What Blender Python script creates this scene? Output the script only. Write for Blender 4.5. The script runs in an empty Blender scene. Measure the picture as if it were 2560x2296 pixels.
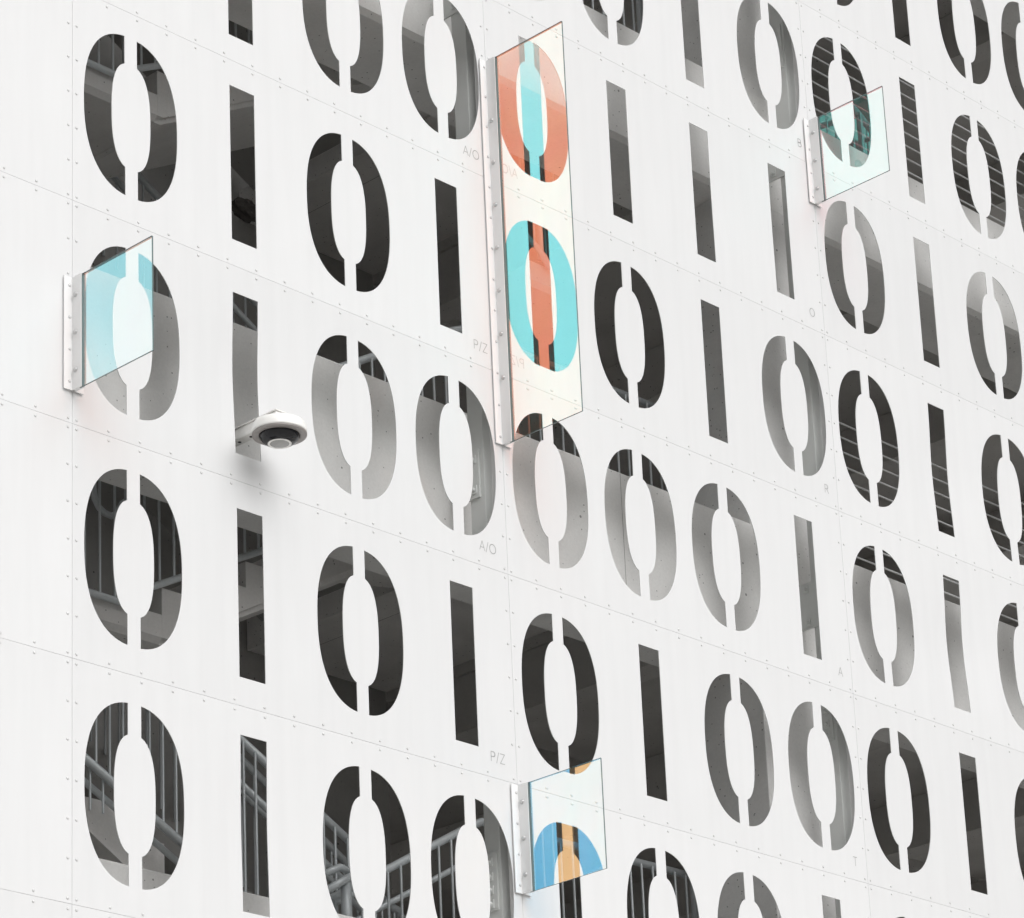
import bpy, bmesh, math, random
from mathutils import Vector, Matrix
from mathutils.geometry import delaunay_2d_cdt
random.seed(7)
S = bpy.context.scene
C = S.collection
# ------------------------------------------------------------------ camera
CX, CY, CZ = -9.2832, -11.6059, -9.2321
YAW, PIT, ROL = 0.81997, 0.32014, -0.045642
def axes():
    f = Vector((math.sin(YAW)*math.cos(PIT), math.cos(YAW)*math.cos(PIT), math.sin(PIT)))
    r = Vector((math.cos(YAW), -math.sin(YAW), 0)); u = r.cross(f)
    return r*math.cos(ROL)+u*math.sin(ROL), -r*math.sin(ROL)+u*math.cos(ROL), f
R_, U_, F_ = axes()
cd = bpy.data.cameras.new('camera'); cam = bpy.data.objects.new('camera', cd); C.objects.link(cam)
M = Matrix((( R_.x, U_.x, -F_.x, CX), (R_.y, U_.y, -F_.y, CY), (R_.z, U_.z, -F_.z, CZ), (0,0,0,1)))
cam.matrix_world = M
cd.sensor_fit = 'HORIZONTAL'; cd.sensor_width = 36; cd.lens = 8253.586*36/2560
cd.shift_x = -(1325.43-1280)/2560; cd.shift_y = (1940.76-1148)/2560
cd.clip_start = .1; cd.clip_end = 500
S.camera = cam
# ------------------------------------------------------------------ world, overcast daylight
SUN_EL, SUN_AZ = math.radians(43), math.radians(187)     # azimuth: compass from +Y, clockwise
w = bpy.data.worlds.new("World"); S.world = w; w.use_nodes = True
nt = w.node_tree; nt.nodes.clear()
sky = nt.nodes.new('ShaderNodeTexSky'); sky.sky_type = 'NISHITA'; sky.sun_disc = False
sky.sun_elevation = SUN_EL; sky.sun_rotation = SUN_AZ
sky.air_density = 1.0; sky.dust_density = 6.0; sky.ozone_density = 1.0
hs = nt.nodes.new('ShaderNodeHueSaturation'); hs.inputs['Saturation'].default_value = .05
bg = nt.nodes.new('ShaderNodeBackground'); bg.inputs[1].default_value = .06
wo = nt.nodes.new('ShaderNodeOutputWorld')
nt.links.new(sky.outputs[0], hs.inputs['Color']); nt.links.new(hs.outputs[0], bg.inputs[0]); nt.links.new(bg.outputs[0], wo.inputs[0])
sd = bpy.data.lights.new('sun', 'SUN'); sun = bpy.data.objects.new('sun', sd); C.objects.link(sun)
sd.energy = 1.5; sd.angle = math.radians(62); sd.color = (1, .992, .985)
sdir = Vector((math.sin(SUN_AZ)*math.cos(SUN_EL), math.cos(SUN_AZ)*math.cos(SUN_EL), math.sin(SUN_EL)))
sun.rotation_euler = sdir.to_track_quat('Z', 'Y').to_euler()
S.view_settings.view_transform = 'Standard'; S.view_settings.look = 'None'
S.view_settings.exposure = 0.51; S.view_settings.gamma = 1; S.view_settings.use_curve_mapping = False
S.render.engine = 'CYCLES'
S.cycles.max_bounces = 10; S.cycles.diffuse_bounces = 6; S.cycles.transparent_max_bounces = 16

# ------------------------------------------------------------------ materials
def newmat(n):
    m = bpy.data.materials.new(n); m.use_nodes = True; t = m.node_tree
    return m, t, t.nodes['Principled BSDF']
def N(t, ty, **kw):
    n = t.nodes.new(ty)
    for k, v in kw.items(): setattr(n, k, v)
    return n
def plain(n, col, rough=.5, metal=0.0, spec=.5, bump=0, bscale=30):
    m, t, b = newmat(n)
    b.inputs['Base Color'].default_value = (*col, 1); b.inputs['Roughness'].default_value = rough
    b.inputs['Metallic'].default_value = metal; b.inputs['Specular IOR Level'].default_value = spec
    tc = N(t, 'ShaderNodeTexCoord'); no = N(t, 'ShaderNodeTexNoise'); no.inputs['Scale'].default_value = bscale
    t.links.new(tc.outputs['Object'], no.inputs['Vector'])
    mr = N(t, 'ShaderNodeMapRange'); mr.inputs['To Min'].default_value = .93; mr.inputs['To Max'].default_value = 1.07
    t.links.new(no.outputs['Fac'], mr.inputs['Value'])
    vm = N(t, 'ShaderNodeVectorMath', operation='SCALE'); vm.inputs[0].default_value = col
    t.links.new(mr.outputs[0], vm.inputs['Scale']); t.links.new(vm.outputs[0], b.inputs['Base Color'])
    if bump:
        bu = N(t, 'ShaderNodeBump'); bu.inputs['Distance'].default_value = bump; bu.inputs['Strength'].default_value = 1
        t.links.new(no.outputs['Fac'], bu.inputs['Height']); t.links.new(bu.outputs[0], b.inputs['Normal'])
    return m
def painted(n, col=(.8, .8, .79)):
    m, t, b = newmat(n); tc = N(t, 'ShaderNodeTexCoord')
    b.inputs['Roughness'].default_value = .42; b.inputs['Specular IOR Level'].default_value = .35
    no = N(t, 'ShaderNodeTexNoise'); no.inputs['Scale'].default_value = .55; no.inputs['Detail'].default_value = 4
    t.links.new(tc.outputs['Object'], no.inputs['Vector'])
    mp = N(t, 'ShaderNodeMapping'); mp.inputs['Scale'].default_value = (14, 14, 1.1); t.links.new(tc.outputs['Object'], mp.inputs['Vector'])
    st = N(t, 'ShaderNodeTexNoise'); st.inputs['Scale'].default_value = 1; st.inputs['Detail'].default_value = 5
    t.links.new(mp.outputs[0], st.inputs['Vector'])
    a = N(t, 'ShaderNodeMath', operation='MULTIPLY_ADD'); a.inputs[1].default_value = .045; a.inputs[2].default_value = .955
    t.links.new(no.outputs['Fac'], a.inputs[0])
    s2 = N(t, 'ShaderNodeMapRange'); s2.inputs['From Min'].default_value = .3; s2.inputs['From Max'].default_value = .75
    s2.inputs['To Min'].default_value = 1.0; s2.inputs['To Max'].default_value = .965
    t.links.new(st.outputs['Fac'], s2.inputs['Value'])
    mu = N(t, 'ShaderNodeMath', operation='MULTIPLY'); t.links.new(a.outputs[0], mu.inputs[0]); t.links.new(s2.outputs[0], mu.inputs[1])
    oi = N(t, 'ShaderNodeObjectInfo'); pr = N(t, 'ShaderNodeMapRange'); pr.inputs['To Min'].default_value = .975; pr.inputs['To Max'].default_value = 1.01
    t.links.new(oi.outputs['Random'], pr.inputs['Value'])
    mq = N(t, 'ShaderNodeMath', operation='MULTIPLY'); t.links.new(mu.outputs[0], mq.inputs[0]); t.links.new(pr.outputs[0], mq.inputs[1]); mu = mq
    vm = N(t, 'ShaderNodeVectorMath', operation='SCALE'); vm.inputs[0].default_value = col
    t.links.new(mu.outputs[0], vm.inputs['Scale']); t.links.new(vm.outputs[0], b.inputs['Base Color'])
    bn = N(t, 'ShaderNodeTexNoise'); bn.inputs['Scale'].default_value = 2.2; t.links.new(tc.outputs['Object'], bn.inputs['Vector'])
    bu = N(t, 'ShaderNodeBump'); bu.inputs['Distance'].default_value = .006; bu.inputs['Strength'].default_value = .6
    t.links.new(bn.outputs['Fac'], bu.inputs['Height']); t.links.new(bu.outputs[0], b.inputs['Normal'])
    return m
def concrete(n, col=(.79, .785, .77), pits=True):
    m, t, b = newmat(n); tc = N(t, 'ShaderNodeTexCoord')
    b.inputs['Roughness'].default_value = .88; b.inputs['Specular IOR Level'].default_value = .25
    def noise(sc, det=4, rough=.55):
        x = N(t, 'ShaderNodeTexNoise'); x.inputs['Scale'].default_value = sc; x.inputs['Detail'].default_value = det
        x.inputs['Roughness'].default_value = rough
        t.links.new(tc.outputs['Object'], x.inputs['Vector']); return x
    n1, n2 = noise(1.6, 5), noise(55, 3, .7)
    r1 = N(t, 'ShaderNodeMapRange'); r1.inputs['From Min'].default_value = .3; r1.inputs['From Max'].default_value = .7
    r1.inputs['To Min'].default_value = .88; r1.inputs['To Max'].default_value = 1.08; t.links.new(n1.outputs['Fac'], r1.inputs['Value'])
    r2 = N(t, 'ShaderNodeMapRange'); r2.inputs['From Min'].default_value = .3; r2.inputs['From Max'].default_value = .7
    r2.inputs['To Min'].default_value = .96; r2.inputs['To Max'].default_value = 1.04; t.links.new(n2.outputs['Fac'], r2.inputs['Value'])
    mu = N(t, 'ShaderNodeMath', operation='MULTIPLY'); t.links.new(r1.outputs[0], mu.inputs[0]); t.links.new(r2.outputs[0], mu.inputs[1])
    last = mu
    if pits:
        for sc, rad, keep in ((14, .12, .50), (34, .17, .60)):
            v = N(t, 'ShaderNodeTexVoronoi'); v.inputs['Scale'].default_value = sc; t.links.new(tc.outputs['Object'], v.inputs['Vector'])
            sp = N(t, 'ShaderNodeSeparateColor'); t.links.new(v.outputs['Color'], sp.inputs[0])
            # radius varies by cell, only some cells pitted
            kr = N(t, 'ShaderNodeMapRange'); kr.inputs['From Min'].default_value = keep; kr.inputs['From Max'].default_value = 1
            kr.inputs['To Min'].default_value = 0; kr.inputs['To Max'].default_value = rad; t.links.new(sp.outputs[0], kr.inputs['Value'])
            lt = N(t, 'ShaderNodeMath', operation='LESS_THAN'); t.links.new(v.outputs['Distance'], lt.inputs[0]); t.links.new(kr.outputs[0], lt.inputs[1])
            dk = N(t, 'ShaderNodeMath', operation='MULTIPLY_ADD'); dk.inputs[1].default_value = -.62; dk.inputs[2].default_value = 1
            t.links.new(lt.outputs[0], dk.inputs[0])
            m2 = N(t, 'ShaderNodeMath', operation='MULTIPLY'); t.links.new(last.outputs[0], m2.inputs[0]); t.links.new(dk.outputs[0], m2.inputs[1]); last = m2
    vm = N(t, 'ShaderNodeVectorMath', operation='SCALE'); vm.inputs[0].default_value = col
    t.links.new(last.outputs[0], vm.inputs['Scale']); t.links.new(vm.outputs[0], b.inputs['Base Color'])
    bu = N(t, 'ShaderNodeBump'); bu.inputs['Distance'].default_value = .004; bu.inputs['Strength'].default_value = .7
    t.links.new(last.outputs[0], bu.inputs['Height']); t.links.new(bu.outputs[0], b.inputs['Normal'])
    return m
def dichroic(n, refl, trans, warm=(1, 1, 1)):
    m = bpy.data.materials.new(n); m.use_nodes = True; t = m.node_tree; t.nodes.clear()
    out = N(t, 'ShaderNodeOutputMaterial'); ad = N(t, 'ShaderNodeAddShader')
    gl = N(t, 'ShaderNodeBsdfGlossy'); gl.inputs['Roughness'].default_value = 0.0
    tr = N(t, 'ShaderNodeBsdfTransparent')
    tc = N(t, 'ShaderNodeTexCoord'); no = N(t, 'ShaderNodeTexNoise'); no.inputs['Scale'].default_value = 2.6; no.inputs['Detail'].default_value = 3
    no.inputs['Distortion'].default_value = 1.2
    t.links.new(tc.outputs['Object'], no.inputs['Vector'])
    mr = N(t, 'ShaderNodeMapRange'); mr.inputs['From Min'].default_value = .35; mr.inputs['From Max'].default_value = .68
    t.links.new(no.outputs['Fac'], mr.inputs['Value'])
    # slight drift of the coating's tint over the pane (a real property of the film)
    mt = N(t, 'ShaderNodeMix', data_type='RGBA'); mt.inputs['A'].default_value = (*trans, 1)
    mt.inputs['B'].default_value = (trans[0]*warm[0], trans[1]*warm[1], trans[2]*warm[2], 1); t.links.new(mr.outputs[0], mt.inputs['Factor'])
    gl.inputs['Color'].default_value = (*refl, 1); t.links.new(mt.outputs['Result'], tr.inputs['Color'])
    t.links.new(gl.outputs[0], ad.inputs[0]); t.links.new(tr.outputs[0], ad.inputs[1]); t.links.new(ad.outputs[0], out.inputs[0])
    return m
def clear(n):
    m = bpy.data.materials.new(n); m.use_nodes = True; t = m.node_tree; t.nodes.clear()
    out = N(t, 'ShaderNodeOutputMaterial'); tr = N(t, 'ShaderNodeBsdfTransparent'); tr.inputs['Color'].default_value = (.97, .975, .972, 1)
    t.links.new(tr.outputs[0], out.inputs[0]); return m

PANEL = painted('white_painted_metal', (.684, .686, .69))
BRK = painted('bracket_paint', (.80, .80, .80))
RIVET = plain('rivet_steel', (.60, .60, .60), .5, .1)
BOLT = plain('bolt_steel', (.55, .55, .55), .35, .5)
ETCH = plain('etched_letter', (.36, .36, .36), .6)
CONC = concrete('concrete')
CONCD = concrete('concrete_stair', (.68, .67, .655))
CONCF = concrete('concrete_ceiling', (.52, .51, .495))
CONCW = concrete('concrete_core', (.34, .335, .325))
GROUND = concrete('paving', (.60, .59, .57), False)
RAIL = plain('galvanised_rail', (.60, .635, .65), .42, .25, bump=.0006, bscale=60)
CABLE = plain('steel_cable', (.75, .76, .76), .5, .1)
STEELC = plain('grey_steel_column', (.70, .715, .70), .55, 0, bscale=4)
EDGE = plain('glass_edge', (.13, .17, .17), .15)
WPL = plain('white_plastic', (.80, .79, .77), .35)
GPL = plain('grey_plastic', (.27, .25, .24), .4)
DARK = plain('black_plastic', (.015, .015, .017), .25)
SMOKE = plain('dome_plastic', (.012, .012, .014), .08, 0, .35)
LENS = plain('lens_disc', (.30, .30, .29), .2)
NEST = plain('nest_mud', (.06, .055, .05), .95, bump=.01, bscale=40)
CLEAR = clear('clear_back')

# ------------------------------------------------------------------ helpers
def tag(o, label=None, cat=None, group=None, kind=None):
    if label: o['label'] = label
    if cat: o['category'] = cat
    if group: o['group'] = group
    if kind: o['kind'] = kind
    return o
def empty(n, loc=(0, 0, 0)):
    o = bpy.data.objects.new(n, None); o.location = loc; o.empty_display_size = .2; C.objects.link(o); return o
class MB:
    def __init__(s): s.bm = bmesh.new(); s.mi = 0
    def box(s, x0, x1, y0, y1, z0, z1, bev=0):
        vs = [s.bm.verts.new((x, y, z)) for x in (x0, x1) for y in (y0, y1) for z in (z0, z1)]
        fs = [(0, 1, 3, 2), (4, 6, 7, 5), (0, 4, 5, 1), (2, 3, 7, 6), (0, 2, 6, 4), (1, 5, 7, 3)]
        nf = [s.bm.faces.new([vs[i] for i in f]) for f in fs]
        if bev:
            es = list({e for f in nf for e in f.edges})
            bmesh.ops.bevel(s.bm, geom=es, offset=bev, segments=2, affect='EDGES', profile=.5)
        return s
    def tube(s, pts, r, seg=12, cap=True):
        pts = [Vector(p) for p in pts]; rings = []
        prev = None
        for i, p in enumerate(pts):
            if i == 0: d = (pts[1]-p).normalized()
            elif i == len(pts)-1: d = (p-pts[-2]).normalized()
            else: d = ((p-pts[i-1]).normalized()+(pts[i+1]-p).normalized()).normalized()
            if prev is None:
                a = Vector((0, 0, 1)) if abs(d.z) < .9 else Vector((1, 0, 0)); u = d.cross(a).normalized()
            else: u = (prev-d*prev.dot(d)).normalized()
            prev = u; v = d.cross(u)
            k = 1.0
            if 0 < i < len(pts)-1:
                c = (p-pts[i-1]).normalized().dot(d); k = 1/max(.5, c)
            rings.append([s.bm.verts.new(p+(u*math.cos(t)+v*math.sin(t)*1.0)*r*(1 if k == 1 else 1.0)) for t in [2*math.pi*j/seg for j in range(seg)]])
        for a, b in zip(rings, rings[1:]):
            for j in range(seg):
                f = s.bm.faces.new((a[j], a[(j+1) % seg], b[(j+1) % seg], b[j])); f.smooth = True
        if cap:
            s.bm.faces.new(rings[0][::-1]); s.bm.faces.new(rings[-1])
        return s
    def lathe(s, prof, c, axis='Z', seg=48):
        c = Vector(c); rings = []
        for r, h in prof:
            ring = []
            for j in range(seg):
                t = 2*math.pi*j/seg; a, b = r*math.cos(t), r*math.sin(t)
                off = {'Z': (a, b, h), 'Y': (a, h, b), 'X': (h, a, b)}[axis]
                ring.append(s.bm.verts.new(c+Vector(off)))
            rings.append(ring)
        for a, b in zip(rings, rings[1:]):
            for j in range(seg):
                f = s.bm.faces.new((a[j], a[(j+1) % seg], b[(j+1) % seg], b[j])); f.smooth = True
        for rg in (rings[0], rings[-1]):
            try: s.bm.faces.new(rg)
            except Exception: pass
        return s
    def prism(s, poly, y0, y1):
        # poly: (x, z) outline, extruded in Y
        a = [s.bm.verts.new((x, y0, z)) for x, z in poly]; b = [s.bm.verts.new((x, y1, z)) for x, z in poly]
        s.bm.faces.new(a); s.bm.faces.new(b[::-1])
        n = len(poly)
        for i in range(n): s.bm.faces.new((a[i], b[i], b[(i+1) % n], a[(i+1) % n]))
        return s
    def prismX(s, poly, x0, x1):
        a = [s.bm.verts.new((x0, y, z)) for y, z in poly]; b = [s.bm.verts.new((x1, y, z)) for y, z in poly]
        s.bm.faces.new(a); s.bm.faces.new(b[::-1]); n = len(poly)
        for i in range(n): s.bm.faces.new((a[i], b[i], b[(i+1) % n], a[(i+1) % n]))
        return s
    def build(s, name, mat, parent=None, loc=None, smooth_angle=None):
        bmesh.ops.recalc_face_normals(s.bm, faces=s.bm.faces[:])
        if loc is not None:
            bmesh.ops.translate(s.bm, verts=s.bm.verts[:], vec=-Vector(loc))
        me = bpy.data.meshes.new(name); s.bm.to_mesh(me); s.bm.free()
        for m in (mat if isinstance(mat, (list, tuple)) else [mat]): me.materials.append(m)
        o = bpy.data.objects.new(name, me); C.objects.link(o)
        if parent: o.parent = parent
        if loc is not None: o.location = loc
        return o
def W3(x, z, d):
    # point that stands at depth d behind the screen on the sight line through screen point (x, z): used only to place measured features
    k = d/11.6059
    return Vector((x+(x-CX)*k, d, z+(z-CZ)*k))

H, PW = 1.22, 3.05
# ------------------------------------------------------------------ ground
g = MB(); g.box(-120, 120, -120, 120, -11.1, -10.8)
tag(g.build('ground', GROUND), kind='structure')

# ------------------------------------------------------------------ the perforated screen
BOWS = [(1.15, -1.83, .30, .30, .017), (6.1+1.15, -.66, .32, .30, .016), (6.1+1.15, -1.85, .34, .30, .020),
        (6.1+1.9, -.75, .3, .3, .006), (3.05+1.1, -1.75, .5, .3, .004), (1.15, 1.0, .5, .3, .006), (1.2, -4.25, .3, .28, .008),
        (3.05+2.3, .6, .4, .3, .005), (6.1+.4, -2.0, .3, .3, .006)]
def bow(x, z):
    y = 0
    for bx, bz, sx, sz, a in BOWS: y += a*math.exp(-((x-bx)/sx)**2-((z-bz)/sz)**2)
    # nothing moves at the fixings along the joints
    fz = (z/H) % 1; e = min(1, math.sin(math.pi*fz)*2.2)
    fx = (x/PW) % 1; ex = min(1, math.sin(math.pi*fx)*6)
    return y*max(0, e)*max(0, ex) + .0016*math.sin(x*2.1+z*1.3)*e*ex
def se(a, b, n, t):
    c, s_ = math.cos(t), math.sin(t)
    return a*math.copysign(abs(c)**(2/n), c), b*math.copysign(abs(s_)**(2/n), s_)
def zero_loops(cx, cz):
    loops = []
    def curve(a, b, n, K):
        # right-hand half, cut at x = .041
        pts = []
        for i in range(K*6+1):
            t = -math.pi/2+math.pi*i/(K*6); x, z = se(a, b, n, t)
            if x >= .041: pts.append((x, z))
        ze = b*(1-(.041/a)**n)**(1/n)
        pts = [(.041, -ze)]+pts+[(.041, ze)]
        # resample evenly
        L = [0]
        for p, q in zip(pts, pts[1:]): L.append(L[-1]+math.hypot(q[0]-p[0], q[1]-p[1]))
        out = []
        for i in range(K+1):
            d = L[-1]*i/K; j = 0
            while j < len(L)-2 and L[j+1] < d: j += 1
            u = (d-L[j])/max(1e-9, L[j+1]-L[j]); out.append((pts[j][0]+(pts[j+1][0]-pts[j][0])*u, pts[j][1]+(pts[j+1][1]-pts[j][1])*u))
        return out
    o = curve(.309, .463, 2.4, 44); i = curve(.128, .306, 2.6, 28)
    right = o+i[::-1]
    loops.append([(cx+x, cz+z) for x, z in right])
    loops.append([(cx-x, cz+z) for x, z in right][::-1])
    return loops
def one_loops(cx, cz):
    w2, h2, K = .0872, .457, 14
    p = [(-w2, -h2), (0, -h2), (w2, -h2)]+[(w2, -h2+2*h2*i/K) for i in range(1, K)]+[(w2, h2), (0, h2), (-w2, h2)]+[(-w2, h2-2*h2*i/K) for i in range(1, K)]
    return [[(cx+x, cz+z) for x, z in p]]
def inside(p, L):
    x, y = p; r = False; j = len(L)-1
    for i in range(len(L)):
        xi, yi = L[i]; xj, yj = L[j]
        if (yi > y) != (yj > y) and x < (xj-xi)*(y-yi)/(yj-yi)+xi: r = not r
        j = i
    return r
TH = .004
def panel_mesh(x0, z1, digits):
    # sheet from x0 to x0+PW, z1-H to z1, front face at y=0
    gp = .0008
    loops = []
    if digits:
        for k, ch in enumerate(digits):
            cx, cz = x0+.383+.7645*k, z1-.5*H
            if ch == '0': loops += zero_loops(cx, cz-.0)
            elif ch == '1': loops += one_loops(cx, cz)
    verts, edges = [], []
    def addloop(L):
        b = len(verts); verts.extend(Vector(p) for p in L)
        edges.extend((b+i, b+(i+1) % len(L)) for i in range(len(L)))
    X0, X1, Z0, Z1 = x0+gp, x0+PW-gp, z1-H+gp, z1-gp
    nx, nz = 16, 8
    outer = [(X0+(X1-X0)*i/nx, Z0) for i in range(nx)]+[(X1, Z0+(Z1-Z0)*i/nz) for i in range(nz)]+[(X1-(X1-X0)*i/nx, Z1) for i in range(nx)]+[(X0, Z1-(Z1-Z0)*i/nz) for i in range(nz)]
    addloop(outer)
    for L in loops: addloop(L)
    for i in range(1, 26):
        for j in range(1, 11):
            verts.append(Vector((X0+(X1-X0)*i/26+.003*(j % 2), Z0+(Z1-Z0)*j/11)))
    vo, eo, fo, *_ = delaunay_2d_cdt(verts, edges, [], 0, 1e-6)
    bm = bmesh.new()
    front = [bm.verts.new((v.x, bow(v.x, v.y), v.y)) for v in vo]; back = [bm.verts.new((v.x, bow(v.x, v.y)+TH, v.y)) for v in vo]
    cnt = {}
    for f in fo:
        cxy = (sum(vo[i].x for i in f)/len(f), sum(vo[i].y for i in f)/len(f))
        if any(inside(cxy, L) for L in loops): continue
        a = f
        # orient front towards -y
        A = sum(vo[a[i]].x*vo[a[(i+1) % len(a)]].y-vo[a[(i+1) % len(a)]].x*vo[a[i]].y for i in range(len(a)))
        if A < 0: a = a[::-1]
        ff = bm.faces.new([front[i] for i in a]); ff.smooth = True
        fb = bm.faces.new([back[i] for i in a][::-1]); fb.smooth = True
        for i in range(len(a)):
            e = (a[i], a[(i+1) % len(a)]); cnt[e] = 1
    for (i, j) in list(cnt):
        if (j, i) not in cnt:
            wf = bm.faces.new((front[j], front[i], back[i], back[j]))
            for e in wf.edges: e.smooth = False
    loose = [v for v in bm.verts if not v.link_faces]
    bmesh.ops.delete(bm, geom=loose, context='VERTS')
    me = bpy.data.meshes.new('panel'); bm.to_mesh(me); bm.free(); me.materials.append(PANEL)
    # flat normals on the cut edges
    return me
STROKE = {
 'A': (.040, [[(0, 0), (.020, .055), (.040, 0)], [(.007, .018), (.033, .018)]]),
 '/': (.020, [[(0, -.004), (.018, .058)]]),
 'O': (.048, [[(.024+.024*math.cos(t*math.pi/10), .0275+.0275*math.sin(t*math.pi/10)) for t in range(21)]]),
 'P': (.032, [[(0, 0), (0, .055), (.016, .055)]+[(.016+.014*math.cos(a), .041+.014*math.sin(a)) for a in [math.pi/2-math.pi*i/8 for i in range(9)]]+[(0, .027)]]),
 'Z': (.034, [[(0, .055), (.034, .055), (0, 0), (.034, 0)]]),
 'B': (.034, [[(0, 0), (0, .055), (.017, .055)]+[(.017+.012*math.cos(a), .042+.013*math.sin(a)) for a in [math.pi/2-math.pi*i/8 for i in range(9)]]+[(0, .029), (.018, .029)]+[(.018+.014*math.cos(a), .0145+.0145*math.sin(a)) for a in [math.pi/2-math.pi*i/8 for i in range(9)]]+[(0, 0)]]),
 'R': (.034, [[(0, 0), (0, .055), (.016, .055)]+[(.016+.014*math.cos(a), .041+.014*math.sin(a)) for a in [math.pi/2-math.pi*i/8 for i in range(9)]]+[(0, .027)], [(.016, .027), (.034, 0)]]),
 'T': (.036, [[(0, .055), (.036, .055)], [(.018, .055), (.018, 0)]]),
}
def lettering(text, xr, zb, parent):
    # thin engraved strokes, right end at xr, baseline zb
    adv = [STROKE[c][0]+.009 for c in text]; x = xr-sum(adv)
    m = MB(); w2 = .0022
    for c, a in zip(text, adv):
        for pl in STROKE[c][1]:
            for p, q in zip(pl, pl[1:]):
                d = Vector((q[0]-p[0], q[1]-p[1])); 
                if d.length < 1e-5: continue
                d.normalize(); n = Vector((-d.y, d.x))*w2; e = d*w2*.6
                P = [Vector(p)-e+n, Vector(p)-e-n, Vector(q)+e-n, Vector(q)+e+n]
                yy = bow(x, zb)-.0006
                m.bm.faces.new([m.bm.verts.new((x+v.x, yy, zb+v.y)) for v in P])
        x += a
    return m.build('lettering', ETCH, parent)
rm = MB(); rm.lathe([(.0078, .0005), (.0074, -.0016), (.0052, -.0034), (.002, -.0042), (.0002, -.0043)], (0, 0, 0), 'Y', 12)
RV = rm.build('rivet', RIVET); RVM = RV.data; bpy.data.objects.remove(RV)

screen = empty('perforated_screen', (0, 0, -6.1))
tag(screen, 'white metal screen wall cut through with rows of large stencil digits 0 and 1', 'facade screen')
DIG = {0: {-5: '0101', -4: '0101', -3: '0100', -2: '0100', -1: '0100', 0: '0101', 1: '0100', 2: '0101', 3: '0100', 4: '0100'},
       1: {-5: '1000', -4: '1100', -3: '0001', -2: '0010', -1: '1111', 0: '0010', 1: '0001', 2: '0100', 3: '1001', 4: '1111'},
       2: {-5: '0100', -4: '0101', -3: '0100', -2: '0100', -1: '0101', 0: '0101', 1: '0100', 2: '0101', 3: '0100', 4: '0100'},
       3: {-5: '0011', -4: '0100', -3: '1001', -2: '1110', -1: '0100', 0: '0101', 1: '0010', 2: '0001', 3: '0011', 4: '1000'}}
TXT = {(0, -3): 'A/O', (0, -2): 'A/O', (0, -1): 'A/O', (0, 0): 'P/Z', (0, 1): 'A/O', (0, 2): 'P/Z', (0, 3): 'A/O', (0, 4): 'A/O',
       (1, -3): 'A', (1, -2): 'B', (1, -1): 'O', (1, 0): 'R', (1, 1): 'A', (1, 2): 'T', (1, 4): 'O'}
ROWN = {-3: 'top edge row', -2: 'second row from the top', -1: 'third row from the top', 0: 'fourth row from the top', 1: 'fifth row, at camera height', 2: 'sixth row', 3: 'bottom full row'}
SO = Vector(screen.location)
VIS = {(-1, r) for r in range(-1, 5)} | {(0, r) for r in range(-2, 5)} | {(1, r) for r in range(-4, 4)} | {(2, r) for r in range(-5, 4)}
for p in range(-2, 4):
    for r in range(-5, 5):
        x0, z1 = p*PW, -r*H
        dg = DIG.get(p, {}).get(r, '')
        me = panel_mesh(x0, z1, dg)
        # recentre
        loc = Vector((x0, 0, z1-H))
        me.transform(Matrix.Translation(-loc))
        o = bpy.data.objects.new('panel', me); C.objects.link(o); o.parent = screen; o.location = loc-SO
        if dg:
            o['label'] = 'white panel cut with the digits %s%s' % (dg, (', letter %s in its corner' % TXT[(p, r)]) if (p, r) in TXT else '')
        else: o['label'] = 'blank white panel left of the digits'
        if (p, r) in TXT:
            l = lettering(TXT[(p, r)], x0+PW-.082, z1-H+.092, o)
            l.data.transform(Matrix.Translation(-loc))
        if (p, r) in VIS:
            pos = []
            for i in range(16): pos += [(x0+.0265+.1998*i, z1-.0255), (x0+.0265+.1998*i, z1-H+.0255)]
            for i in range(1, 6): pos += [(x0+.0265, z1-.0255-.1948*i), (x0+PW-.0265, z1-.0255-.1948*i)]
            for (x, z) in pos:
                q = bpy.data.objects.new('rivet', RVM); C.objects.link(q); q.parent = o
                jx, jz = random.gauss(0, .0006), random.gauss(0, .0006)
                q.location = Vector((x+jx, bow(x, z), z+jz))-loc
                q.rotation_euler = (random.gauss(0, .05), random.uniform(0, 6.28), random.gauss(0, .05))
# carrier rails behind the joints
m = MB()
for p in range(-2, 5):
    x = p*PW; m.box(x-.034, x+.034, .024, .058, -6.1, 6.1)
o = m.build('carrier_rail', BRK, screen); o.data.transform(Matrix.Translation(-SO))
m = MB()
for r in range(-5, 6):
    m.box(-6.1, 12.2, .0265, .0235+.03, -r*H-.028, -r*H+.028)
o = m.build('carrier_rail', BRK, screen); o.data.transform(Matrix.Translation(-SO))

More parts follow.
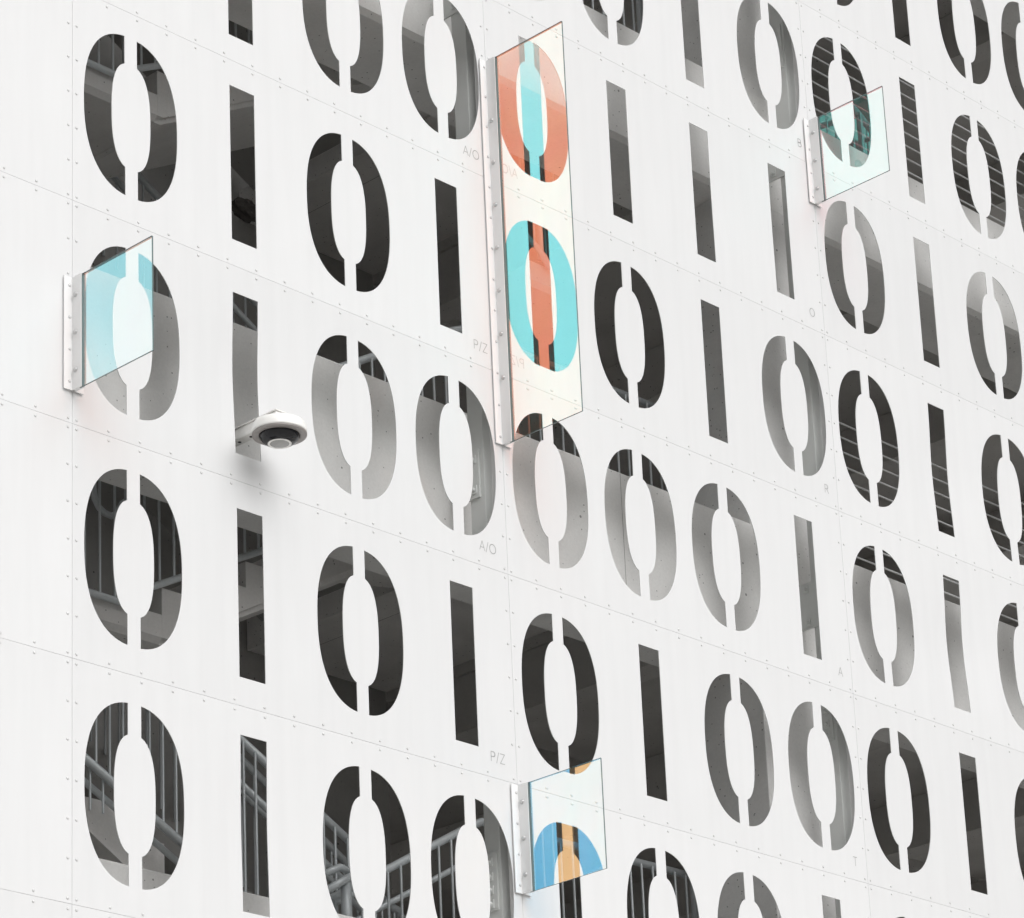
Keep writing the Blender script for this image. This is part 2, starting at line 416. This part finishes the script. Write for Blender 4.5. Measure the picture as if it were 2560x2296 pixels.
# ------------------------------------------------------------------ glass fins
def hexbolt(m, c, r, h, axis):
    m.lathe([(r*1.25, 0), (r*1.25, h*.25), (r, h*.3), (r, h*.9), (r*.6, h)], c, axis, 10)
def fin(X, zt, zb, mat, label, nb):
    root = empty('glass_fin', (X, 0, (zt+zb)/2)); L = Vector(root.location)
    tag(root, label, 'glass fin', 'dichroic glass fins standing out from the screen')
    b = MB()
    for sx in (-1, 1):
        b.box(X+sx*.0085 if sx > 0 else X-.061, X+.061 if sx > 0 else X-.0085, -.0135, -.0075, zb, zt)
    b.box(X-.0125, X-.0055, -.083, -.0068, zb, zt)
    b.box(X+.0055, X+.0125, -.083, -.0068, zb, zt)
    b.box(X-.0055, X+.0055, -.060, -.020, zb+.001, zt-.001)
    br = b.build('bracket', BRK, root, L); br.location = (0, 0, 0)
    nw = nb
    hgt = zt-zb
    for i in range(nw):
        z = zt-hgt*(.165+.67*i/(nw-1))
        q = MB(); hexbolt(q, (X-.0125, -.041, z), .0115, -.009, 'X'); o = q.build('bolt', BOLT, br, (0, 0, 0)); o.data.transform(Matrix.Translation(-L))
    k = int(round(hgt/.1948))+1
    for i in range(max(4, k)):
        z = zt-.045-(hgt-.09)*i/(max(4, k)-1)
        q = MB(); q.lathe([(.0085, -.0135), (.008, -.0160), (.004, -.0180), (.0004, -.0183)], (X-.027, 0, z), 'Y', 12)
        o = q.build('rivet', RIVET, br, (0, 0, 0)); o.data.transform(Matrix.Translation(-L))
    gl = MB(); t = .0045
    gl.box(X-t, X+t, -.6134, -.0615, zb, zt)
    gp = gl.build('glass_pane', [EDGE, mat, CLEAR], root, L); gp.location = (0, 0, 0)
    for f in gp.data.polygons:
        n = f.normal
        f.material_index = 1 if n.x > .9 else (2 if n.x < -.9 else 0)
    s = MB(); s.box(X-.0075, X+.0075, -.0875, -.0835, zb, zt)
    o = s.build('seal', EDGE, root, L); o.location = (0, 0, 0)
    return root
f1 = dichroic('film_light_cyan', (.34, .74, .82), (.68, .34, .27), (1.0, 1.05, 1.0))
f2 = dichroic('film_cyan_orange', (.28, .86, .91), (.87, .255, .15), (1.0, 1.10, .95))
f3 = dichroic('film_teal_pink', (.18, .84, .79), (.86, .30, .33), (1.0, 1.0, 1.0))
f4 = dichroic('film_orange_blue', (.91, .56, .27), (.17, .52, .80), (.75, 1.03, 1.0))
fin(0, -1.661, -2.271, f1, 'square glass fin on the left, pale cyan over a stencil 0', 3)
fin(PW, .766, -1.668, f2, 'tall glass fin showing an orange 0 above a cyan 0', 7)
fin(2*PW, 1.535, .926, f3, 'square glass fin at upper right, teal inside a stencil 0', 3)
fin(PW, -3.672, -4.282, f4, 'square glass fin at the bottom with a blue arch and orange centre', 3)

# ------------------------------------------------------------------ parking garage behind
garage = empty('parking_garage', (4, 8, -10.8)); tag(garage, 'grey concrete parking garage seen through the cut out digits', 'building')
GO = Vector(garage.location)
def gb(m, name, mat, parent=garage):
    o = m.build(name, mat, parent)
    if parent is garage: o.data.transform(Matrix.Translation(-GO))
    return o
LEV = [1.925+3.19*k for k in range(-3, 2)]           # spandrel tops
XL, XR = -5.9, 17.0
WX0, WX1, WY1 = -1.4, 5.7, 3.70                      # stairwell
for zt in LEV:
    zb = zt-.861; dz = zt-.075
    m = MB()
    m.prismX([(.42, zb+.030), (.42, zt-.012), (.432, zt), (.60, zt), (.60, dz), (1.01, dz), (1.01, zb), (.45, zb)], XL, XR)
    gb(m, 'spandrel_beam', CONC)
    m = MB(); m.box(XL, XR, WY1+.162, 8.5, dz-.22, dz-.003)
    m.box(XL, WX0, 1.012, WY1-.002, dz-.22, dz-.003); m.box(WX1, XR, 1.012, WY1-.002, dz-.22, dz-.003)
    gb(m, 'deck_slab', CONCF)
    for bx in (-4.0, -1.62, 5.72, 8.0, 10.3, 12.6, 14.9):
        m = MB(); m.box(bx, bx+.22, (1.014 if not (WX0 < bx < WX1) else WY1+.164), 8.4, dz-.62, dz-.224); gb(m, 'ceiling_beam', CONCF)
    for bx in (.6, 2.9):
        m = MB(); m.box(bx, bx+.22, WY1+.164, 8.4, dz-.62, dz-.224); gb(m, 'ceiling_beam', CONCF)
m = MB(); m.box(5.95, XR, 8.505, 8.65, -10.8, 5.0); gb(m, 'rear_light_block', CONCW)  # unseen closure, added to keep rear daylight out of the right-hand bays
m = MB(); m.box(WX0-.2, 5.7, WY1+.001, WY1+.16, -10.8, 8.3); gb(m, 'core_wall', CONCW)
m = MB(); m.box(5.735, 6.36, .4215, 1.009, -10.8, 8.3, .006)
gb(m, 'column', concrete('concrete_column', (.76, .755, .745)))
for x in (-5.0, 12.3, 16.6):
    m = MB(); m.box(x-.3, x+.3, .45, 1.0, -10.8, 5.0, .006); gb(m, 'column', CONC)
m = MB(); m.box(XL, XR, .7, 1.0, -10.8, -8.1); gb(m, 'ground_floor_wall', CONC)

# cast marks on the spandrels: filled tie holes, a construction joint
PATCH = concrete('concrete_patch', (.60, .59, .57))
for (a, b, r_) in ((4.99, 1.27, .034), (5.06, 1.245, .026), (6.62, .985+.42, .045), (4.24, 1.33, .012), (3.10, 1.0, .02)):
    p_ = W3(a, b, .42)
    m = MB(); m.lathe([(r_, -.0003), (r_*.98, -.0016), (r_*.86, -.0016), (r_*.84, -.0005), (.0005, -.0007)], p_, 'Y', 28); gb(m, 'tie_hole_patch', PATCH)
for a, za, zb_ in ((4.035, -2.11, -1.262), (7.6, 1.08, 1.90), (1.35, -2.11, -1.27)):
    p_ = W3(a, 0, .42); m = MB(); m.box(p_.x-.0016, p_.x+.0016, .4188, .4196, za, zb_); gb(m, 'construction_joint', concrete('joint_dark', (.30, .295, .285)))

# ------------------------------------------------------------------ stairs: one flight per storey each way, parallel with the screen
D1, D2 = 1.20, 2.32
TR, RI = .306, .158
storeyname = {-2: 'lowest', -1: 'lower', 0: 'middle', 1: 'upper'}
for n in (-2, -1, 0, 1):
    o3 = 3.19*n
    zl = .502+o3; xs = 1.577
    st = empty('staircase', (1.6, D1, zl)); L = Vector(st.location)
    tag(st, {-2: 'concrete stair flight glimpsed at the very bottom left digits', -1: 'concrete stair with landing seen through the lower left digits',
             0: 'concrete stair and landing edge seen through the upper left stencil 0', 1: 'concrete stair flight behind the digits cut by the top edge of the photo'}[n], 'staircase', 'concrete stair flights behind the screen')
    def sb(m, name, mat=CONCD):
        q = m.build(name, mat, st); q.data.transform(Matrix.Translation(-L)); return q
    # flight rising to the right, sawtooth string
    up = [(xs, zl)]
    x, zz = xs, zl
    for i in range(9):
        zz += RI; up.append((x, zz))
        if i < 8: x += TR; up.append((x, zz))
    x += .4; up.append((x, zz))
    bot0 = (1.62, zl-.131); sl = RI/TR
    poly = up+[(x, zz-.20), (x-.55, zz-.20-.1), (bot0[0], bot0[1]), (xs, bot0[1])]
    # chamfered lower edge: body set above a thin darker lip
    m = MB(); m.prism(poly, D1, D2-.02); sb(m, 'flight')
    m = MB(); lip = [(xs, bot0[1]-.001), (bot0[0], bot0[1]-.001), (x-.55, zz-.301), (x-.55, zz-.301-.032), (bot0[0], bot0[1]-.034), (xs, bot0[1]-.034)]
    m.prism(lip, D1+.03, D2-.02); sb(m, 'flight_edge')
    # landing
    m = MB(); m.prismX([(D1, zl-.131), (D1, zl), (WY1-.01, zl), (WY1-.01, zl-.163), (D1+.03, zl-.163)], WX0, xs-.001); sb(m, 'landing')
    # second flight falling to the right behind it
    run = 3.1; fall = 1.77
    k = 11; pl = [(1.62, zl)]
    x, zz = 1.62, zl
    for i in range(k):
        zz -= fall/k; pl.append((x, zz)); x += run/k; pl.append((x, zz))
    pl += [(x, zz-.22), (1.62, zl-.30)]
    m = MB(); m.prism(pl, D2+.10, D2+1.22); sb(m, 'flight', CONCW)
    # upper arrival slab
    m = MB(); m.box(4.42, WX1-.003, D1+.002, WY1-.012, zl+9*RI-.22, zl+9*RI-.002); sb(m, 'arrival_slab')
    m = MB(); m.box(WX0+.003, WX1-.003, WY1-.0, WY1+.16, zl-1.9, zl+1.0) if False else None
    # railing of the flight: bottom rail, top rail, balusters
    rl = empty('handrail', (1.0, D1-.02, zl)); RL = Vector(rl.location)
    tag(rl, {-2: 'grey steel stair railing rising right through the lowest row of digits', -1: 'grey steel stair railing along the lower landing at left',
             0: 'grey steel railing on the landing in the upper left stencil 0', 1: 'grey steel stair railing behind the top left digits'}[n], 'railing', 'stair railings behind the screen')
    def rb(m, name, mat=RAIL):
        q = m.build(name, mat, rl); q.data.transform(Matrix.Translation(-RL)); return q
    dR = D1-.03
    z0r = zl+.012 if n != -99 else 0
    def rw(xp, zp, d=dR): return W3(xp, zp-0, d)
    base = [(-.9, -.400), (.335, -.400), (.42, -.312), (2.78, -.312+.528*2.36)]
    P = [Vector((rw(a, b).x, dR, rw(a, b).z+o3)) for a, b in base]
    m = MB(); m.tube(P, .0205); rb(m, 'bottom_rail')
    top = [(-.9, .53), (.34, .53), (.44, .59), (2.70, 1.848), (2.80, 1.872), (4.42, 1.875)]
    # measured on the railing one storey below
    m11 = [(-.9, -2.35), (.50, -2.35), (.60, -2.262), (2.69, -1.072), (2.76, -1.040), (4.56, -1.026)]
    dT = 1.24
    Q = [W3(a, b, dT-.04)+Vector((0, 0, 3.19*(n+1))) for a, b in m11]
    m = MB(); m.tube(Q, .024); rb(m, 'top_rail')
    m = MB(); m.tube([q+Vector((0, .055, -.21)) for q in Q[2:5]], .018); rb(m, 'grab_rail')
    def zat(poly_, x):
        for a, b in zip(poly_, poly_[1:]):
            if a.x <= x <= b.x: return a.z+(b.z-a.z)*(x-a.x)/(b.x-a.x)
        return None
    x = -1.0+.062
    xb = 5.785
    while xb > -.5:
        zt_ = zat(Q, xb); zb_ = zat(P, xb)
        if zt_ is not None:
            if zb_ is None: zb_ = zt_-1.12
            m = MB(); m.tube([(xb, dR, zb_), (xb, dR, zt_-.015)], .0075, 8, False); rb(m, 'baluster')
        xb -= .1036
    for px_ in (.322, 2.62, 4.425):
        xx = W3(px_, 0, dT).x; zt_ = zat(Q, xx); zb_ = zat(P, xx)
        if zb_ is None or px_ > 2.7: zb_ = zt_-1.15
        m = MB(); m.tube([(xx, dT-.04, zb_), (xx, dT-.04, zt_-.01)], .024, 12, False); rb(m, 'post')
    # railing of the rear flight
    r2 = empty('handrail', (2.4, D2+.12, zl)); R2 = Vector(r2.location)
    tag(r2, {-2: 'dark steel railing of the rear stair flight at the bottom edge', -1: 'dark steel railing sloping down to the right through the bottom left digits',
             0: 'dark steel railing of the rear flight glimpsed at the foot of the upper left 0', 1: 'dark steel railing of the rear flight at the top edge'}[n], 'railing', 'stair railings behind the screen')
    def r2b(m, name):
        q = m.build(name, RAIL, r2); q.data.transform(Matrix.Translation(-R2)); return q
    d = 2.40; zo = 3.19*n
    A = W3(.46, -.95, d); B = W3(.65, -1.06, d); s_ = (B.z-A.z)/(B.x-A.x)
    A2 = Vector((1.75, d, A.z+(1.75-A.x)*s_+zo)); B2 = Vector((4.6, d, A.z+(4.6-A.x)*s_+zo))
    m = MB(); m.tube([A2, B2], .024); r2b(m, 'top_rail')
    m = MB(); m.tube([A2+Vector((.02, -.05, -.26)), B2+Vector((0, -.05, -.26))], .019); r2b(m, 'grab_rail')
    xx = 1.85
    while xx < 4.5:
        z_ = A2.z+(xx-A2.x)*s_
        m = MB(); m.tube([(xx, d, z_-.80), (xx, d, z_-.01)], .0075, 8, False); r2b(m, 'baluster'); xx += .1036
m = None
# bent return of the railing below the left soffit
rt = empty('handrail', W3(.2, -2.8, 1.5)); RT = Vector(rt.location)
tag(rt, 'curved steel railing end hooking down inside the third stencil 0 of the left column', 'railing')
pts = [(.135, -2.60), (.128, -2.74), (.140, -2.80), (.165, -2.838), (.20, -2.858), (.245, -2.862), (.28, -2.838), (.31, -2.78), (.40, -2.70)]
m = MB(); m.tube([W3(a, b, 1.5) for a, b in pts], .019, 12); q = m.build('curved_rail', RAIL, rt); q.data.transform(Matrix.Translation(-RT))
# lowest flight turning at the bottom left: rails, balusters, string
lr = empty('handrail', W3(.4, -4.4, 1.35)); LR = Vector(lr.location)
tag(lr, 'grey steel railing falling to the right across the bottom left stencil 0', 'railing')
def lb(m, name):
    q = m.build(name, RAIL, lr); q.data.transform(Matrix.Translation(-LR)); return q
m = MB(); m.tube([W3(-.3, -3.955, 1.35), W3(1.05, -4.646, 1.35)], .0245); lb(m, 'lower_rail')
m = MB(); m.tube([W3(-.3, -4.075, 1.45), W3(1.05, -4.76, 1.45)], .019); lb(m, 'grab_rail')
m = MB(); m.tube([W3(-.3, -3.66, 1.33), W3(.95, -3.66, 1.33)], .02); lb(m, 'upper_rail')
for i in range(9):
    xp = .062+.0825*i
    zl_ = -3.955-.512*(xp+.3)
    m = MB(); m.tube([W3(xp, zl_+.01, 1.35), W3(xp, -3.66, 1.35)], .0072, 8, False); lb(m, 'baluster')
for i in range(3):
    xp = .108+.078*i; zl_ = -3.955-.512*(xp+.3)
    m = MB(); m.tube([W3(xp, zl_-.02, 1.38), W3(xp, -4.40, 1.38)], .0068, 8, False); lb(m, 'baluster')
# front railing of that flight: bars crossing in front of the slopes, junction with stout post
m = MB(); P5 = [W3(.98, -3.795, 1.30), W3(1.95, -4.315, 1.30)]; m.tube(P5, .024); lb(m, 'handrail_run')
m = MB(); m.tube([W3(.98, -4.03, 1.36), W3(1.95, -4.56, 1.36)], .021); lb(m, 'handrail_run')
for xp in (1.077, 1.156, 1.236, 1.61, 1.688, 1.775):
    zt_ = -3.795-.536*(xp-.98)
    m = MB(); m.tube([W3(xp, -4.75, 1.28), W3(xp, zt_+.005, 1.28)], .0078, 8, False); lb(m, 'baluster')
m = MB(); m.tube([W3(1.60, -4.438, 1.1), W3(1.715, -4.379, 1.1), W3(1.86, -4.402, 1.1)], .022); lb(m, 'bent_rail')
m = MB(); m.tube([W3(1.755, -4.80, 1.08), W3(1.755, -4.452, 1.08)], .031, 14); lb(m, 'post')
m = MB(); m.tube([W3(1.60, -4.53, 1.06), W3(1.86, -4.372, 1.06)], .023); lb(m, 'bent_rail')
m = MB(); m.tube([W3(1.62, -4.60, 1.2), W3(1.9, -4.455, 1.2)], .020); lb(m, 'bent_rail')
m = MB(); m.tube([W3(2.02, -4.50, 1.3), W3(2.13, -4.535, 1.3)], .018); lb(m, 'bent_rail')
# string wall of the lowest flight
ls = MB()
poly = [(-.18, -4.337), (.265, -4.338), (.49, -4.478), (.561, -4.478), (.562, -4.777)]
kk = 1.55
pw = [(W3(a, b, kk).x, W3(a, b, kk).z) for a, b in poly]
ls.prism(pw, kk, kk+.9)
tag(ls.build('stair_string', CONCD), 'broken edged concrete stair string in the bottom left stencil 0', 'stair string')
# mud nest under the flight
nm = MB()
nc = W3(1.155, -.865, 1.7)
bmesh.ops.create_icosphere(nm.bm, subdivisions=3, radius=1)
for v in nm.bm.verts:
    c0 = v.co.copy(); h = math.sin(c0.x*5+1)*math.cos(c0.z*7)+math.sin(c0.y*9+c0.x*3)
    v.co = Vector((c0.x*.085, c0.y*.07, c0.z*.05))*(1+.16*h)+Vector((0, 0, -.25*c0.x*.1))
nm2 = [v.co.copy() for v in nm.bm.verts]
bmesh.ops.translate(nm.bm, verts=nm.bm.verts[:], vec=nc)
tag(nm.build('wasp_nest', NEST), 'dark lumpy nest seen high in the first stencil 1', 'nest')

# ------------------------------------------------------------------ cable barriers right of the concrete column
for n, lab in ((-1, 'steel cables strung above the spandrel behind the right hand digits of the lower rows'), (0, 'steel cables strung above the spandrel beside the upper right glass fin'), (-2, 'steel cables at the bottom edge behind the right hand digits'), (1, 'steel cables behind the digits cut by the top right edge')):
    zc = -1.156+3.19*(n+1) - 0
    cb = empty('cable_barrier', (9, .5, zc)); CB = Vector(cb.location)
    tag(cb, lab, 'cable barrier', 'cable barriers on the garage floors')
    for i in range(10):
        m = MB(); K = 10
        pts = [Vector((6.362+(11.69-6.362)*j/K, .5, zc+.1045*i-.012*math.sin(math.pi*j/K))) for j in range(K+1)]
        m.tube(pts, .0058, 6); q = m.build('cable', CABLE, cb); q.data.transform(Matrix.Translation(-CB))

# ------------------------------------------------------------------ steel columns behind the vertical joints
def plate(parent, L, X, y0, y1, z0, z1, bolts, th=.012):
    m = MB(); m.box(X-th, X-.0004, y0, y1, z0, z1, .0015); p = m.build('connection_plate', STEELC, parent); p.data.transform(Matrix.Translation(-L))
    for (by, bz) in bolts:
        q = MB(); q.box(X-th-.006, X-th, by-.021, by+.021, bz-.024, bz+.024, .001)
        hexbolt(q, (X-th-.006, by, bz), .011, -.016, 'X')
        o = q.build('bolt', STEELC, p); o.data.transform(Matrix.Translation(-L))
def zr(zp, d): return zp+(zp-CZ)*d/11.6059
for X, lab in ((-.03, 'grey steel column hidden behind the left edge of the digits'), (3.02, 'grey steel column behind the middle joint, seen at the right of the fourth digits'), (6.065, 'grey steel column behind the right hand joint, seen beside the letters B O R A T'), (9.12, 'grey steel column behind the far right edge')):
    c = empty('steel_column', (X+.075, .17, -10.8)); L = Vector(c.location); tag(c, lab, 'steel column', 'steel columns carrying the screen')
    m = MB(); m.box(X, X+.15, .12, .235, -10.8, 8.9, .004); s = m.build('shaft', STEELC, c); s.data.transform(Matrix.Translation(-L))
    m = MB()
    for r in range(-5, 6): m.box(X+.05, X+.062, .0585, .119, -r*H-.05, -r*H+.05)
    s = m.build('outrigger', STEELC, c); s.data.transform(Matrix.Translation(-L))
    if abs(X-3.02) < .01:
        plate(c, L, X, .15, .30, zr(-2.06, .2), zr(-1.77, .2), [(.19, zr(-1.83, .2)), (.19, zr(-2.01, .2))])
        plate(c, L, X, .14, .235, zr(-4.42, .2), zr(-4.10, .2), [(.19, zr(v, .2)) for v in (-4.153, -4.233, -4.306, -4.383)])
        plate(c, L, X, .15, .33, zr(.99, .2), zr(1.22, .2), [(.19, zr(1.04, .2)), (.19, zr(1.16, .2))])
    if abs(X-6.065) < .01:
        plate(c, L, X, .16, .40, zr(-2.10, .25), zr(-1.80, .25), [(.27, zr(-1.84, .25)), (.27, zr(-2.06, .25))])
        plate(c, L, X, .17, .40, zr(.985, .25), zr(1.25, .25), [(.28, zr(1.03, .25)), (.22, zr(1.17, .25))])
        plate(c, L, X, .135, .235, zr(1.82, .18), zr(2.13, .18), [(.185, zr(2.07, .18)), (.185, zr(1.98, .18)), (.185, zr(1.89, .18))])
        plate(c, L, X, .14, .235, zr(-2.81, .18), zr(-2.50, .18), [(.185, zr(-2.77, .18)), (.185, zr(-2.70, .18)), (.185, zr(-2.62, .18))])

# ------------------------------------------------------------------ security camera on its arm
sc = empty('security_camera', (1.15, -.235, -2.20)); L = Vector(sc.location)
tag(sc, 'white dome security camera on a short arm poking out of a stencil 1', 'security camera')
def sb2(m, name, mat):
    q = m.build(name, mat, sc); q.data.transform(Matrix.Translation(-L)); return q
cx_, cy_ = 1.15, -.235
m = MB(); m.box(cx_-.030, cx_+.030, -.245, .40, -2.178, -2.118, .005); arm = sb2(m, 'mounting_arm', WPL)
m = MB(); m.box(cx_-.037, cx_+.037, -.252, .40, -2.1165, -2.112); sb2(m, 'arm_cover', WPL)
for yy in (-.02, .07):
    m = MB(); m.lathe([(.010, 0), (.010, -.0012)], (cx_, yy, -2.1782), 'Z', 14); q = m.build('slot', DARK, arm); q.data.transform(Matrix.Translation(-L))
ZR = -2.240
m = MB(); m.lathe([(.0, .100), (.050, .100), (.058, .094), (.061, .076), (.108, .070), (.131, .060), (.1395, .043), (.1420, .012), (.1415, .002)], (cx_, cy_, ZR), 'Z', 56); sb2(m, 'housing', WPL)
m = MB(); m.lathe([(.1412, .0), (.1405, -.006), (.136, -.0075), (.108, -.0090), (.1045, -.006), (.103, .012)], (cx_, cy_, ZR), 'Z', 56); sb2(m, 'trim_ring', GPL)
m = MB(); m.lathe([(.1025, .004), (.1015, -.010), (.098, -.022), (.090, -.034), (.078, -.043), (.060, -.048), (.048, -.049)], (cx_, cy_, ZR), 'Z', 48); sb2(m, 'smoked_dome', SMOKE)
m = MB(); m.lathe([(.0555, -.0475), (.060, -.049), (.0615, -.0515), (.058, -.054), (.0545, -.052)], (cx_, cy_, ZR), 'Z', 40); sb2(m, 'lens_collar', WPL)
m = MB(); m.lathe([(.0540, -.0485), (.0540, -.0510), (.045, -.0530), (.001, -.0545)], (cx_, cy_, ZR), 'Z', 40); sb2(m, 'lens', LENS)
m = MB(); m.lathe([(.012, 0), (.012, .016), (.006, .019)], (cx_+.0, cy_+.02, -2.1115), 'Z', 14); m.lathe([(.008, 0), (.008, .010)], (cx_-.01, cy_+.11, -2.1115), 'Z', 12); sb2(m, 'bolt', BOLT)
